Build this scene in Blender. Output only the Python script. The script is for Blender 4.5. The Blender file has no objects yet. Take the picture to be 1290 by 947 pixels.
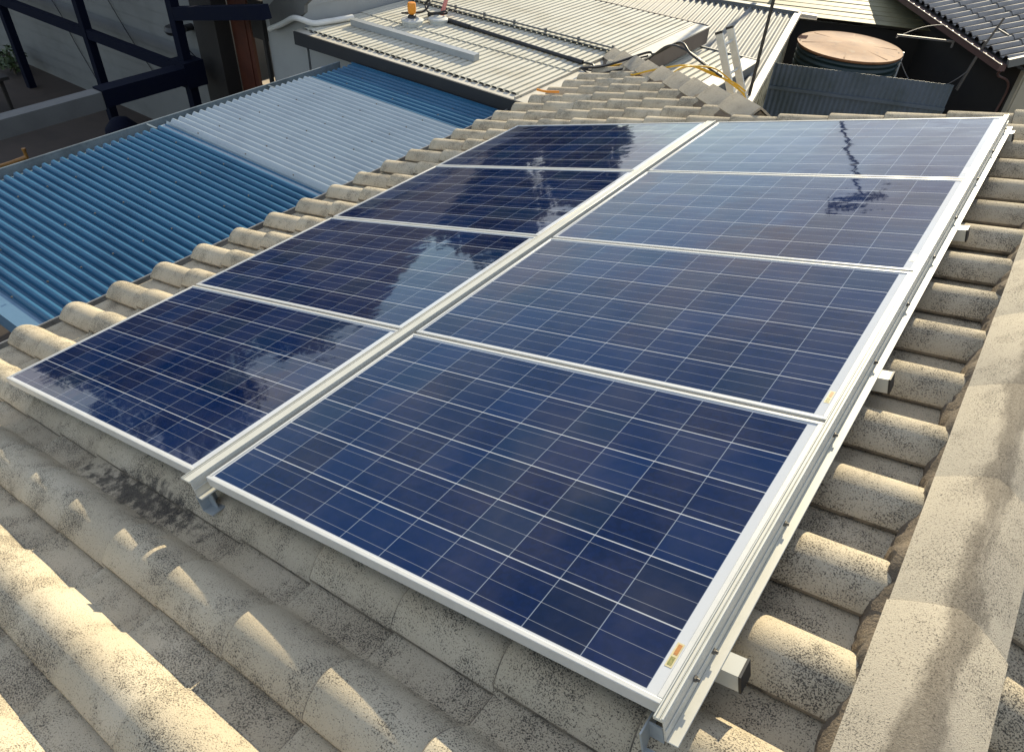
import bpy, bmesh, math, random
from mathutils import Vector, Matrix
R = math.radians
random.seed(7)
S = bpy.context.scene
C = S.collection

# ------------------------------------------------------------------ camera, sky, sun, exposure
cam_data = bpy.data.cameras.new("camera"); cam = bpy.data.objects.new("camera", cam_data); C.objects.link(cam)
cam_data.sensor_width = 36.0; cam_data.lens = 36.0 * 916.95 / 1290.0
cam_data.clip_start = 0.05; cam_data.clip_end = 2000
PITCH = R(16.0)
_a = Vector((0.80618, 0.58976, 0.04665)); _c = Vector((-0.42336, 0.63022, -0.65081))
_x = _a.normalized(); _z = -(_c - _x * _c.dot(_x)).normalized(); _y = _z.cross(_x)
cam.matrix_world = Matrix(((_x.x, _y.x, _z.x, 3.354), (_x.y, _y.y, _z.y, -0.7475), (_x.z, _y.z, _z.z, 2.337), (0, 0, 0, 1)))
S.camera = cam

SUN_DIR = Vector((-0.13, 0.92, 0.362)).normalized()         # towards the sun
EL = math.asin(SUN_DIR.z); AZ = math.atan2(SUN_DIR.x, SUN_DIR.y)
W = bpy.data.worlds.new("World"); S.world = W; W.use_nodes = True
nt = W.node_tree; nt.nodes.clear()
def wn(t, **k):
    n = nt.nodes.new(t)
    for a, b in k.items(): setattr(n, a, b)
    return n
wo = wn('ShaderNodeOutputWorld'); bg = wn('ShaderNodeBackground'); bg.inputs['Strength'].default_value = 0.135
sky = wn('ShaderNodeTexSky'); sky.sky_type = 'NISHITA'; sky.sun_disc = False; sky.sun_elevation = EL; sky.sun_rotation = AZ
sky.air_density = 1.0; sky.dust_density = 0.2; sky.ozone_density = 1.2
tc = wn('ShaderNodeTexCoord'); mp = wn('ShaderNodeMapping'); mp.inputs['Scale'].default_value = (1.0, 1.0, 2.2)
mp.inputs['Location'].default_value = (0.35, 0.1, 0.0)
nz = wn('ShaderNodeTexNoise'); nz.inputs['Scale'].default_value = 2.6; nz.inputs['Detail'].default_value = 7; nz.inputs['Roughness'].default_value = 0.55
cr = wn('ShaderNodeValToRGB'); cr.color_ramp.elements[0].position = 0.47; cr.color_ramp.elements[1].position = 0.63
mx = wn('ShaderNodeMixRGB'); mx.inputs[2].default_value = (6.3, 6.2, 6.4, 1)
L = nt.links.new
L(tc.outputs['Generated'], mp.inputs[0]); L(mp.outputs[0], nz.inputs[0]); L(nz.outputs['Fac'], cr.inputs[0])
L(cr.outputs[0], mx.inputs[0]); L(sky.outputs[0], mx.inputs[1]); L(mx.outputs[0], bg.inputs[0]); L(bg.outputs[0], wo.inputs[0])

sl = bpy.data.lights.new("sun", 'SUN'); sl.energy = 5.0; sl.angle = R(0.5); sl.color = (1.0, 0.87, 0.62)
so = bpy.data.objects.new("sun", sl); C.objects.link(so); so.location = (0, 20, 15)
so.rotation_euler = SUN_DIR.to_track_quat('Z', 'Y').to_euler()
S.view_settings.view_transform = 'Standard'; S.view_settings.look = 'None'
S.view_settings.exposure = 0.68; S.view_settings.gamma = 1.0; S.view_settings.use_curve_mapping = False

# ------------------------------------------------------------------ mesh helpers
class MB:
    """collects shapes in world (or local) coordinates; build() links them as ONE mesh object"""
    def __init__(s): s.v = []; s.f = []; s.mi = []; s.cur = 0
    def add(s, vs, fs):
        b = len(s.v); s.v += [tuple(p) for p in vs]; s.f += [tuple(b + i for i in f) for f in fs]; s.mi += [s.cur] * len(fs); return s
    def box(s, lo, hi):
        x0, y0, z0 = lo; x1, y1, z1 = hi
        return s.add([(x0,y0,z0),(x1,y0,z0),(x1,y1,z0),(x0,y1,z0),(x0,y0,z1),(x1,y0,z1),(x1,y1,z1),(x0,y1,z1)],
              [(3,2,1,0),(4,5,6,7),(0,1,5,4),(1,2,6,5),(2,3,7,6),(3,0,4,7)])
    def beam(s, p, q, w, h, up=(0,0,1)):
        """box from p to q, w across, h along up (centred)"""
        p = Vector(p); q = Vector(q); d = (q - p).normalized(); u = Vector(up); sd = d.cross(u).normalized(); u = sd.cross(d).normalized()
        vs = []
        for e in (p, q):
            for a, b in ((-1,-1),(1,-1),(1,1),(-1,1)): vs.append(e + sd*(a*w/2) + u*(b*h/2))
        return s.add(vs, [(0,1,2,3),(7,6,5,4),(0,4,5,1),(1,5,6,2),(2,6,7,3),(3,7,4,0)])
    def tube(s, path, r, n=8, r2=None):
        path = [Vector(p) for p in path]; N = len(path); vs = []; fs = []
        up = None
        for i, p in enumerate(path):
            d = (path[min(i+1, N-1)] - path[max(i-1, 0)]).normalized()
            if up is None:
                up = Vector((0,0,1)) if abs(d.z) < .9 else Vector((1,0,0))
            sd = d.cross(up).normalized(); up = sd.cross(d).normalized()
            rr = r if r2 is None else r + (r2 - r) * i / (N - 1)
            for k in range(n):
                t = 2*math.pi*k/n; vs.append(p + (sd*math.cos(t) + up*math.sin(t))*rr)
        for i in range(N-1):
            for k in range(n):
                a = i*n+k; b = i*n+(k+1)%n; fs.append((a, b, b+n, a+n))
        fs.append(tuple(range(n-1, -1, -1))); fs.append(tuple(range((N-1)*n, N*n)))
        return s.add(vs, fs)
    def lathe(s, prof, cx, cy, n=48):
        vs = []; fs = []
        for r, z in prof:
            for k in range(n):
                t = 2*math.pi*k/n; vs.append((cx + r*math.cos(t), cy + r*math.sin(t), z))
        for i in range(len(prof)-1):
            for k in range(n):
                a = i*n+k; b = i*n+(k+1)%n; fs.append((a, b, b+n, a+n))
        fs.append(tuple(range(n-1,-1,-1))); m = len(prof)-1; fs.append(tuple(m*n+k for k in range(n)))
        return s.add(vs, fs)
    def prism(s, pts, off):
        """closed polygon pts (3-D) extruded by vector off"""
        n = len(pts); o = Vector(off); P = [Vector(p) for p in pts]
        vs = P + [p + o for p in P]
        fs = [tuple(range(n-1,-1,-1)), tuple(range(n, 2*n))] + [(i, (i+1)%n, (i+1)%n+n, i+n) for i in range(n)]
        return s.add(vs, fs)
    def sheet(s, O, A, B, N, la, wb, pitch, amp, th=.003, seg=8, flat0=0.0, rib=False):
        """corrugated sheet: corrugations run along A (length la), wave along B (width wb), raised along N"""
        O = Vector(O); A = Vector(A); B = Vector(B); N = Vector(N)
        n = max(2, int(wb/pitch*seg)); top = []
        if rib:                                   # broad flat crests, narrow steep valleys
            for k in range(int(wb/pitch)+1):
                for fr, hh in (((0, -1), (.08, -1), (.19, .9), (.35, 1.0), (.65, 1.0), (.81, .9), (.92, -1)) if rib == 1 else ((0, -1), (.24, -1), (.36, .55), (.44, 1), (.72, 1), (.80, .55), (.92, -.9))):
                    if (k + fr)*pitch <= wb: top.append(((k + fr)*pitch, hh*amp))
            n = len(top) - 1
        for i in range(0 if rib else n+1):
            t = wb*i/n; h = amp*math.cos(2*math.pi*t/pitch) if t >= flat0 else -amp
            top.append((t, h))
        ring = top + [(t, h-th) for t, h in reversed(top)]
        m = len(ring); vs = []
        for a in (0, la):
            for t, h in ring: vs.append(O + A*a + B*t + N*h)
        fs = []
        for i in range(m):
            j = (i+1) % m; fs.append((i, j, j+m, i+m))
        for i in range(n):
            fs.append((i, 2*n+1-i, 2*n-i, i+1)); fs.append((m+i, m+i+1, m+2*n-i, m+2*n+1-i))
        return s.add(vs, fs)
    def build(s, name, mats, parent=None, smooth=35, off=None):
        me = bpy.data.meshes.new(name)
        if off is None and parent is not None: off = parent.location if parent.parent is None else parent.parent.location
        o = Vector(off) if off is not None else Vector((0,0,0))
        if parent is not None and parent.get('localspace'): o = Vector((0,0,0))
        me.from_pydata([tuple(Vector(p) - o) for p in s.v], [], s.f)
        mats = mats if isinstance(mats, (list, tuple)) else [mats]
        for m in mats: me.materials.append(m)
        me.polygons.foreach_set('material_index', s.mi)
        bm = bmesh.new(); bm.from_mesh(me); bmesh.ops.recalc_face_normals(bm, faces=bm.faces); bm.to_mesh(me); bm.free()
        if smooth:
            me.polygons.foreach_set('use_smooth', [True]*len(me.polygons)); me.set_sharp_from_angle(angle=R(smooth))
        ob = bpy.data.objects.new(name, me); C.objects.link(ob)
        if parent is not None: ob.parent = parent
        return ob

def tag(o, label=None, cat=None, group=None, kind=None):
    if label: o['label'] = label
    if cat: o['category'] = cat
    if group: o['group'] = group
    if kind: o['kind'] = kind
    return o
def thing(name, label, cat, loc=(0,0,0), group=None, rot=None):
    o = bpy.data.objects.new(name, None); C.objects.link(o); o.location = loc; o.empty_display_size = .1
    if rot is not None: o.rotation_euler = rot; o['localspace'] = 1
    return tag(o, label, cat, group)
def arc(p, q, sag, n=12, side=(0,0,0)):
    p = Vector(p); q = Vector(q); sd = Vector(side); out = []
    for i in range(n+1):
        t = i/n; k = 4*t*(1-t); out.append(p.lerp(q, t) + Vector((0,0,-sag*k)) + sd*k)
    return out
def smooth_path(pts, n=8):
    P = [Vector(p) for p in pts]; P = [P[0]*2-P[1]] + P + [P[-1]*2-P[-2]]; out = []
    for i in range(1, len(P)-2):
        a, b, c, d = P[i-1:i+3]
        for k in range(n):
            t = k/n
            out.append(.5*((2*b) + (c-a)*t + (2*a-5*b+4*c-d)*t*t + (3*b-a-3*c+d)*t**3))
    out.append(P[-2]); return out

# roof frame: u up the slope, v along the eave, w out of the panels
CA, SA = math.cos(PITCH), math.sin(PITCH)
U = Vector((CA, 0, SA)); V = Vector((0, 1, 0)); N = Vector((-SA, 0, CA))
def roof(u, v, w): return U*u + V*v + N*w

# ------------------------------------------------------------------ materials
RIDGE_X, RIDGE_Z = 3.67, 1.012
def new_mat(name):
    m = bpy.data.materials.new(name); m.use_nodes = True; t = m.node_tree; t.nodes.clear()
    out = t.nodes.new('ShaderNodeOutputMaterial'); b = t.nodes.new('ShaderNodeBsdfPrincipled'); t.links.new(b.outputs[0], out.inputs[0])
    return m, t, b
def nn(t, typ, **k):
    n = t.nodes.new(typ)
    for a, b in k.items():
        if a.startswith('i_'): n.inputs[a[2:]].default_value = b
        else: setattr(n, a, b)
    return n
def math_(t, op, a, b=None, c=None, clamp=False):
    n = t.nodes.new('ShaderNodeMath'); n.operation = op; n.use_clamp = clamp
    for i, x in enumerate((a, b, c)):
        if x is None: continue
        if isinstance(x, (int, float)): n.inputs[i].default_value = x
        else: t.links.new(x, n.inputs[i])
    return n.outputs[0]
def mixc(t, fac, a, b):
    n = t.nodes.new('ShaderNodeMixRGB')
    for i, x in enumerate((fac, a, b)):
        if isinstance(x, (int, float)): n.inputs[i].default_value = x
        elif isinstance(x, tuple): n.inputs[i].default_value = (*x, 1) if len(x) == 3 else x
        else: t.links.new(x, n.inputs[i])
    return n.outputs[0]
def noise(t, vec, scale, detail=3, rough=.55):
    n = nn(t, 'ShaderNodeTexNoise'); n.inputs['Scale'].default_value = scale; n.inputs['Detail'].default_value = detail; n.inputs['Roughness'].default_value = rough
    if vec is not None: t.links.new(vec, n.inputs['Vector'])
    return n.outputs['Fac']
def ramp(t, x, lo, hi):
    n = nn(t, 'ShaderNodeMapRange'); n.interpolation_type = 'SMOOTHSTEP'
    n.inputs['From Min'].default_value = lo; n.inputs['From Max'].default_value = hi; t.links.new(x, n.inputs['Value']); return n.outputs[0]
def bump(t, b, h, strength, dist):
    n = nn(t, 'ShaderNodeBump'); n.inputs['Strength'].default_value = strength; n.inputs['Distance'].default_value = dist
    t.links.new(h, n.inputs['Height']); t.links.new(n.outputs[0], b.inputs['Normal'])
def objco(t): return nn(t, 'ShaderNodeTexCoord').outputs['Object']

def worn(name, col, dark, rough=.6, scale=6.0, amount=.5, fine=60, metal=0.0, spec=.5, bmp=0.0):
    """a painted or bare surface with patchy wear"""
    m, t, b = new_mat(name); co = objco(t)
    a = ramp(t, noise(t, co, scale, 5), .42, .72); f = ramp(t, noise(t, co, fine, 2), .5, .75)
    k = math_(t, 'MULTIPLY', math_(t, 'ADD', a, math_(t, 'MULTIPLY', f, .4)), amount, clamp=True)
    t.links.new(mixc(t, k, col, dark), b.inputs['Base Color'])
    b.inputs['Roughness'].default_value = rough; b.inputs['Metallic'].default_value = metal; b.inputs['Specular IOR Level'].default_value = spec
    if bmp: bump(t, b, noise(t, co, fine*1.5, 3), .5, bmp)
    return m

def tile_mat(name, base, pale, speck, amount=1.0, stain=False, crest=None):
    """weathered concrete roof tile: sandy grain, lichen specks in patches, dirt"""
    m, t, b = new_mat(name); co = objco(t)
    c = mixc(t, ramp(t, noise(t, co, 3.0, 4), .35, .7), base, pale)
    isl = nn(t, 'ShaderNodeNewGeometry').outputs['Random Per Island']
    c = mixc(t, math_(t, 'MULTIPLY', isl, .30), c, tuple(x*.68 for x in base))
    c = mixc(t, math_(t, 'MULTIPLY', ramp(t, noise(t, co, 11, 5, .65), .5, .72), .30), c, tuple(x*.58 for x in base))
    patch = ramp(t, noise(t, co, 5.5, 5, .65), .36, .66)
    sp = noise(t, co, 250, 3, .75)
    th = math_(t, 'SUBTRACT', .600, math_(t, 'MULTIPLY', patch, .075*amount))
    k = ramp(t, math_(t, 'SUBTRACT', sp, th), 0.0, .045)
    c = mixc(t, math_(t, 'MULTIPLY', k, .92), c, speck)
    grain = noise(t, co, 420, 2, .6)
    c = mixc(t, math_(t, 'MULTIPLY', ramp(t, grain, .45, .7), .18), c, tuple(x*.5 for x in base))
    if stain:
        sx = nn(t, 'ShaderNodeSeparateXYZ'); t.links.new(co, sx.inputs[0])
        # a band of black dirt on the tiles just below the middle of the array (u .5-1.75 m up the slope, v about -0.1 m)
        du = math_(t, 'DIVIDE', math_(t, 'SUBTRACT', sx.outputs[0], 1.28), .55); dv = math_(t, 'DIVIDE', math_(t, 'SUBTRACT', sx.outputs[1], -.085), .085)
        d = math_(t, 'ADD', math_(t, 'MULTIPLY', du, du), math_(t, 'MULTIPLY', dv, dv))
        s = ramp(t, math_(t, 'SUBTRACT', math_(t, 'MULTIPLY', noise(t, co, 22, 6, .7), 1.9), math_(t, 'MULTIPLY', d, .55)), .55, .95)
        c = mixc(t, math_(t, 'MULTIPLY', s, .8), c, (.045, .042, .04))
    if crest is not None:                # lichen-stained strip along the top of the ridge tiles, broken up along its length
        sx = nn(t, 'ShaderNodeSeparateXYZ'); t.links.new(co, sx.inputs[0])
        d = math_(t, 'DIVIDE', math_(t, 'ABSOLUTE', math_(t, 'SUBTRACT', sx.outputs[0], crest)), .05)
        mq = nn(t, 'ShaderNodeMapping'); mq.inputs['Scale'].default_value = (9, 3.2, 1); t.links.new(co, mq.inputs[0])
        s = ramp(t, math_(t, 'SUBTRACT', math_(t, 'MULTIPLY', noise(t, mq.outputs[0], 1.0, 6, .65), 1.8), math_(t, 'MULTIPLY', d, .45)), .42, .80)
        s2 = math_(t, 'MULTIPLY', s, math_(t, 'ADD', .35, math_(t, 'MULTIPLY', noise(t, co, 140, 3, .7), .8)), clamp=True)
        c = mixc(t, math_(t, 'MULTIPLY', s2, .85), c, (.075, .062, .048))
    t.links.new(c, b.inputs['Base Color']); b.inputs['Roughness'].default_value = .9; b.inputs['Specular IOR Level'].default_value = .2
    h = math_(t, 'ADD', math_(t, 'MULTIPLY', sp, 1.0), math_(t, 'MULTIPLY', grain, .6))
    bump(t, b, h, .60, .0035)
    return m

M = {}
M['tile'] = tile_mat('cream_tile', (.49, .42, .30), (.57, .50, .37), (.050, .045, .038), 1.5, True)
M['cap'] = tile_mat('ridge_tile', (.38, .34, .27), (.45, .40, .31), (.07, .062, .052), .9, crest=RIDGE_X)
M['lap'] = worn('tile_lap_shade_grime', (.21, .175, .125), (.05, .042, .034), .95, 16, .95, 120)  # dark colour puts joint shade and grime on the lap edges
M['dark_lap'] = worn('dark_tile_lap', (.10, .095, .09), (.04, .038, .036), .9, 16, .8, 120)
M['mortar'] = worn('bedding_mortar', (.17, .132, .09), (.075, .058, .04), .95, 14, .8, 90, bmp=.01)
M['dark_tile'] = worn('dark_tile', (.27, .26, .245), (.15, .145, .14), .75, 5, .6, 50)
M['alu'] = worn('panel_aluminium', (.56, .56, .53), (.44, .44, .41), .42, 8, .35, 40, metal=.15)
M['rail'] = worn('rail_aluminium', (.57, .56, .49), (.45, .45, .38), .42, 7, .4, 40, metal=.1)
M['bolt'] = worn('bolt_steel', (.16, .15, .13), (.07, .06, .05), .5, 40, .6, 100, metal=.5)
M['black'] = worn('black_plastic', (.014, .014, .015), (.03, .03, .03), .5, 12, .4)
M['zinc'] = worn('galvanised_bracket', (.42, .46, .47), (.27, .30, .31), .4, 12, .5, 60, metal=.4)
M['blue'] = worn('blue_steel', (.034, .122, .215), (.022, .085, .16), .30, 1.6, .7, 40, spec=.3)
M['blue_flat'] = worn('blue_flashing', (.10, .19, .28), (.05, .12, .20), .4, 3, .5)
M['pale'] = worn('pale_sheet', (.33, .39, .42), (.26, .31, .345), .30, 2.5, .5, 30)
M['blue_gutter'] = worn('gutter_grey', (.17, .21, .23), (.07, .09, .10), .5, 4, .7)
M['gutter'] = worn('old_gutter', (.25, .25, .24), (.09, .08, .07), .6, 5, .8)
M['cream_iron'] = worn('cream_iron', (.56, .54, .45), (.40, .37, .28), .7, 2.0, .55, 30, spec=.15)
M['cream_flash'] = worn('cream_flashing', (.50, .47, .39), (.34, .31, .24), .6, 4, .6)
M['fascia'] = worn('dark_fascia', (.016, .018, .022), (.03, .03, .03), .6, 4, .5)
M['brown'] = worn('brown_fascia', (.12, .095, .078), (.07, .055, .045), .6, 4, .5)
M['white_wall'] = worn('white_cladding', (.33, .335, .32), (.26, .26, .245), .6, 3, .4)
M['grey_wall'] = worn('grey_weatherboard', (.14, .145, .14), (.10, .105, .10), .65, 3, .5)
M['navy'] = worn('navy_timber', (.003, .005, .015), (.006, .008, .015), .8, 6, .5, spec=.1)
M['red'] = worn('red_timber', (.085, .022, .010), (.04, .012, .007), .55, 4, .6)
M['grey_beam'] = worn('grey_beam', (.12, .12, .112), (.085, .085, .08), .7, 4, .5)
M['zincalume'] = worn('grey_iron', (.19, .195, .187), (.13, .13, .12), .65, 1.6, .6, 30, spec=.2)
M['grey_cap'] = worn('grey_capping', (.13, .135, .13), (.09, .09, .085), .6, 4, .5)
M['dirty_wall'] = worn('mouldy_cream_board', (.44, .42, .33), (.15, .14, .09), .75, 5, .8, 30)
M['olive'] = worn('olive_iron', (.20, .185, .10), (.125, .11, .055), .65, 2.2, .7, 20)
M['tank'] = worn('green_black_tank', (.020, .038, .036), (.012, .02, .02), .45, 3, .5)
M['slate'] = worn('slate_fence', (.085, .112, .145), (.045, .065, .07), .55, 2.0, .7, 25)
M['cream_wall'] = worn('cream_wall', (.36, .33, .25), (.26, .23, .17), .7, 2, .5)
M['dark_wood_and_shade'] = worn('dark_timber_and_shade', (.018, .015, .012), (.011, .009, .008), .8, 4, .5)  # dark timber; also the black shade put on one side wall
M['lad'] = worn('ladder_aluminium', (.56, .55, .50), (.40, .39, .34), .45, 10, .4, metal=.2)
M['yellow'] = worn('yellow_cable', (.62, .36, .012), (.45, .27, .02), .45, 20, .3)
M['orange'] = worn('orange_plastic', (.75, .27, .015), (.60, .22, .02), .4, 20, .3)
M['gold'] = worn('varnished_timber', (.34, .17, .04), (.2, .09, .02), .35, 10, .5)
M['white'] = worn('white_pvc', (.66, .65, .60), (.50, .49, .44), .5, 6, .4)
M['vent'] = worn('pale_plastic_lid', (.50, .51, .47), (.36, .36, .33), .5, 10, .5)
M['chan'] = worn('grey_channel', (.33, .35, .355), (.26, .27, .27), .45, 8, .4, metal=.2)
M['pink'] = worn('pink_plastic', (.62, .23, .20), (.5, .2, .18), .5, 10, .3)
M['brown_gutter'] = worn('brown_gutter', (.085, .045, .040), (.05, .03, .028), .5, 5, .5)
M['wire'] = worn('grey_wire', (.13, .12, .11), (.09, .085, .08), .6, 10, .4)
M['paver'] = worn('brown_paving', (.045, .034, .026), (.028, .022, .017), .85, 3, .6)
M['dirt'] = worn('bare_ground', (.10, .085, .065), (.06, .055, .04), .95, .8, .7, 8)
M['bark'] = worn('bark', (.09, .07, .05), (.05, .04, .03), .9, 6, .6)
M['step'] = worn('pale_stone', (.55, .48, .38), (.40, .34, .26), .8, 5, .5)
M['roof_iron'] = worn('dark_roof_iron', (.045, .047, .05), (.03, .03, .033), .7, 2, .5)

def leaf_mat(name, c1, c2):
    m, t, b = new_mat(name)
    g = nn(t, 'ShaderNodeNewGeometry'); t.links.new(mixc(t, g.outputs['Random Per Island'], c1, c2), b.inputs['Base Color'])
    b.inputs['Roughness'].default_value = .55; return m
M['leaf'] = leaf_mat('leaf', (.028, .050, .018), (.055, .085, .025))

def rust_mat():
    m, t, b = new_mat('rusty_lid'); co = objco(t)
    c = mixc(t, ramp(t, noise(t, co, 2.2, 6, .6), .4, .65), (.27, .125, .050), (.165, .062, .022))
    c = mixc(t, math_(t, 'MULTIPLY', ramp(t, noise(t, co, 7, 6, .7), .55, .7), .7), c, (.10, .042, .022))
    c = mixc(t, math_(t, 'MULTIPLY', ramp(t, noise(t, co, 4, 3), .58, .7), .6), c, (.30, .215, .14))
    t.links.new(c, b.inputs['Base Color']); b.inputs['Roughness'].default_value = .8; return m
M['rust'] = rust_mat()

PL, PW = 1.65, 1.014          # one module: long side up the slope, short side along the eave
def cell_mat():
    """polycrystalline cells under glass: 10 x 6 cells, white gaps, three ribbons per cell"""
    m, t, b = new_mat('solar_cells'); co = objco(t)
    sx = nn(t, 'ShaderNodeSeparateXYZ'); t.links.new(co, sx.inputs[0])
    X0, X1, Y0, Y1 = .018, PL-.040, .019, PW-.019
    cu = math_(t, 'MULTIPLY', math_(t, 'SUBTRACT', sx.outputs[0], X0), 10/(X1-X0))
    cv = math_(t, 'MULTIPLY', math_(t, 'SUBTRACT', sx.outputs[1], Y0), 6/(Y1-Y0))
    def line(x, half, soft=.004):   # 1 on lines at integers
        f = math_(t, 'ABSOLUTE', math_(t, 'SUBTRACT', math_(t, 'FRACT', math_(t, 'ADD', x, .5)), .5))
        return math_(t, 'SUBTRACT', 1.0, ramp(t, f, half-soft, half+soft))
    gap_v = line(cu, .0068)           # gaps across the slope direction
    gap_u = line(cv, .0095)           # gaps along it
    bus = line(math_(t, 'SUBTRACT', math_(t, 'MULTIPLY', cv, 3.0), .5), .013, .006)
    inside = math_(t, 'MULTIPLY', math_(t, 'MULTIPLY', math_(t, 'GREATER_THAN', cu, 0.0), math_(t, 'LESS_THAN', cu, 10.0)),
                   math_(t, 'MULTIPLY', math_(t, 'GREATER_THAN', cv, 0.0), math_(t, 'LESS_THAN', cv, 6.0)))
    cid = nn(t, 'ShaderNodeCombineXYZ'); t.links.new(math_(t, 'FLOOR', cu), cid.inputs[0]); t.links.new(math_(t, 'FLOOR', cv), cid.inputs[1])
    oi = nn(t, 'ShaderNodeObjectInfo'); t.links.new(math_(t, 'MULTIPLY', oi.outputs['Random'], 50.0), cid.inputs[2])
    wnz = nn(t, 'ShaderNodeTexWhiteNoise'); wnz.noise_dimensions = '3D'; t.links.new(cid.outputs[0], wnz.inputs[0])
    rnd = wnz.outputs['Value']
    vo = nn(t, 'ShaderNodeTexVoronoi'); vo.inputs['Scale'].default_value = 75; t.links.new(co, vo.inputs['Vector'])
    cg = nn(t, 'ShaderNodeSeparateColor'); t.links.new(vo.outputs['Color'], cg.inputs[0])
    base = mixc(t, rnd, (.0011, .0058, .031), (.0020, .0140, .060))
    base = mixc(t, math_(t, 'MULTIPLY', cg.outputs[0], .35), base, (.003, .014, .075))
    sep = nn(t, 'ShaderNodeSeparateColor'); t.links.new(wnz.outputs['Color'], sep.inputs[0])
    base = mixc(t, math_(t, 'MULTIPLY', math_(t, 'GREATER_THAN', sep.outputs[1], .86), .4), base, (.005, .018, .045))
    base = mixc(t, math_(t, 'MULTIPLY', math_(t, 'GREATER_THAN', sep.outputs[2], .88), .4), base, (.003, .006, .028))
    c = mixc(t, math_(t, 'MULTIPLY', bus, .45), base, (.36, .38, .42))
    c = mixc(t, math_(t, 'MULTIPLY', gap_v, .55), c, (.34, .40, .48))
    c = mixc(t, math_(t, 'MULTIPLY', gap_u, .85), c, (.50, .52, .54))
    c = mixc(t, inside, (.50, .52, .54), c)
    dust = ramp(t, noise(t, co, 3.5, 5, .6), .3, .8)
    c = mixc(t, math_(t, 'MULTIPLY', dust, .035), c, (.5, .45, .38))
    t.links.new(c, b.inputs['Base Color'])
    b.inputs['Roughness'].default_value = .04; b.inputs['IOR'].default_value = 1.33
    bump(t, b, noise(t, co, 7, 2, .4), .12, .010)
    return m
M['cells'] = cell_mat()

# ------------------------------------------------------------------ ground
def sheet_plane(name, x0, y0, x1, y1, z, mat):
    mb = MB(); mb.add([(x0,y0,z),(x1,y0,z),(x1,y1,z),(x0,y1,z)], [(0,1,2,3)])
    return tag(mb.build(name, mat, smooth=0), kind='structure')
sheet_plane('ground', -600, -600, 600, 600, -2.9, M['dirt'])
sheet_plane('paving', -22, -4, -3.3, 5.9, -2.8, M['paver'])

# ------------------------------------------------------------------ the tiled house
def tile_profile(p):
    """cross-section of one tile over its cover width p: roll first, then the flat pan"""
    k = p/.306; pr = [(0, .019*k), (.003*k, .025*k)]
    for i in range(1, 14):
        x = i/14; pr.append((.003*k + .198*k*x, (.018 + .070*math.sin(math.pi*x)**.72 - .016*x)*k))
    pr += [(.208*k, .0015*k), (.224*k, 0), (.265*k, 0), (.306*k, 0), (.335*k, 0)]
    return pr
def tile_field(mb, O, A, B, NN, cols, rows, p, gauge, inside=None, th=.017, lift=.024, jit=1.0, eave=0.0):
    """cols: (first, last) steps across; rows: (first, last) courses up the slope. O is the lower edge of tile (0,0)"""
    prof = tile_profile(p); n = len(prof)
    for c in range(*cols):
        for r in range(*rows):
            if inside and not inside(c*p + .5*p, r*gauge + .5*gauge): continue
            du = random.gauss(0, .0035)*jit; dv = random.gauss(0, .0016)*jit; dw = random.gauss(0, .0013)*jit; tw = random.gauss(0, .006)*jit
            u0 = r*gauge + du; vs = []
            ue = u0 - (eave if r == rows[0] else 0)
            st = [(ue, -th), (ue, -.004), (ue + .005, 0.0), (u0 + gauge*.5, 0.0), (u0 + gauge + .03, 0.0)]
            for u, dz in st:
                rise = lift*(1 - (u - u0)/gauge) + dw
                for tt, h in prof: vs.append(O + A*u + B*(c*p + tt + dv) + NN*(rise + h + dz + tw*(tt - p/2)))
            fs = []
            for i in range(len(st)-1):
                for k in range(n-1): fs.append((i*n+k, i*n+k+1, (i+1)*n+k+1, (i+1)*n+k))
            b = len(vs)                      # side step along the roll's outer edge
            for u, dz in st[1:]:
                rise = lift*(1 - (u - u0)/gauge) + dw
                vs.append(O + A*u + B*(c*p + dv) + NN*(rise + prof[0][1] - .010))
            sf = [((i+1)*n, (i+2)*n, b+i+1, b+i) for i in range(3)]
            ne = 2*(n-1); mb.add(vs, []); base = len(mb.v) - len(vs)      # lap edges darkened: joint shade painted in, with grime
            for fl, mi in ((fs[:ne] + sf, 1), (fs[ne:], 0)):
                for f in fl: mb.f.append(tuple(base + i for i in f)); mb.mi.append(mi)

def clip(ob, planes):
    me = ob.data; bm = bmesh.new(); bm.from_mesh(me)
    for co, no in planes:
        g = bm.verts[:] + bm.edges[:] + bm.faces[:]
        bmesh.ops.bisect_plane(bm, geom=g, plane_co=Vector(co) - ob_off(ob), plane_no=Vector(no), clear_outer=True)
    bm.to_mesh(me); bm.free()
def ob_off(ob): return ob.parent.location if ob.parent else Vector((0,0,0))

GAUGE, STEP = .357, .3065
PANW = -.205                                   # pan of the tiles below the panel plane
house = thing('tiled_house', 'house with a weathered cream concrete tile roof that carries the solar panels', 'house', (0, 0, 0))
mb = MB()
V0 = -.012 - 8*STEP
U0 = .08 - 4*GAUGE + .17                        # lowest course, at the eave
HIP_U, HIP_V = 1.77, 4.75
def in_main(v, u):
    vv = V0 + v; uu = U0 + u
    if vv < 4.78: return uu < 3.9
    return uu < HIP_U - (vv - HIP_V)*1.02 + .55 and uu < 2.15
U0 = .08 - 3*GAUGE
SK = .012                                       # the courses are laid a touch out of square with the array
Us = (U - V*SK).normalized(); Vs = (V + U*SK).normalized()
tile_field(mb, roof(U0, V0, PANW) + V*(.0), Us, Vs, N, (0, 35), (0, 14), STEP, GAUGE, in_main, eave=.045)
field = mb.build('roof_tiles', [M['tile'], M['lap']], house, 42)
clip(field, [((RIDGE_X, 0, 0), (1, 0, 0)), ((1.77*CA + .05, 4.75, 0), (1, 1, 0))] if False else [((RIDGE_X, 0, 0), (1, 0, 0))])
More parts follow.
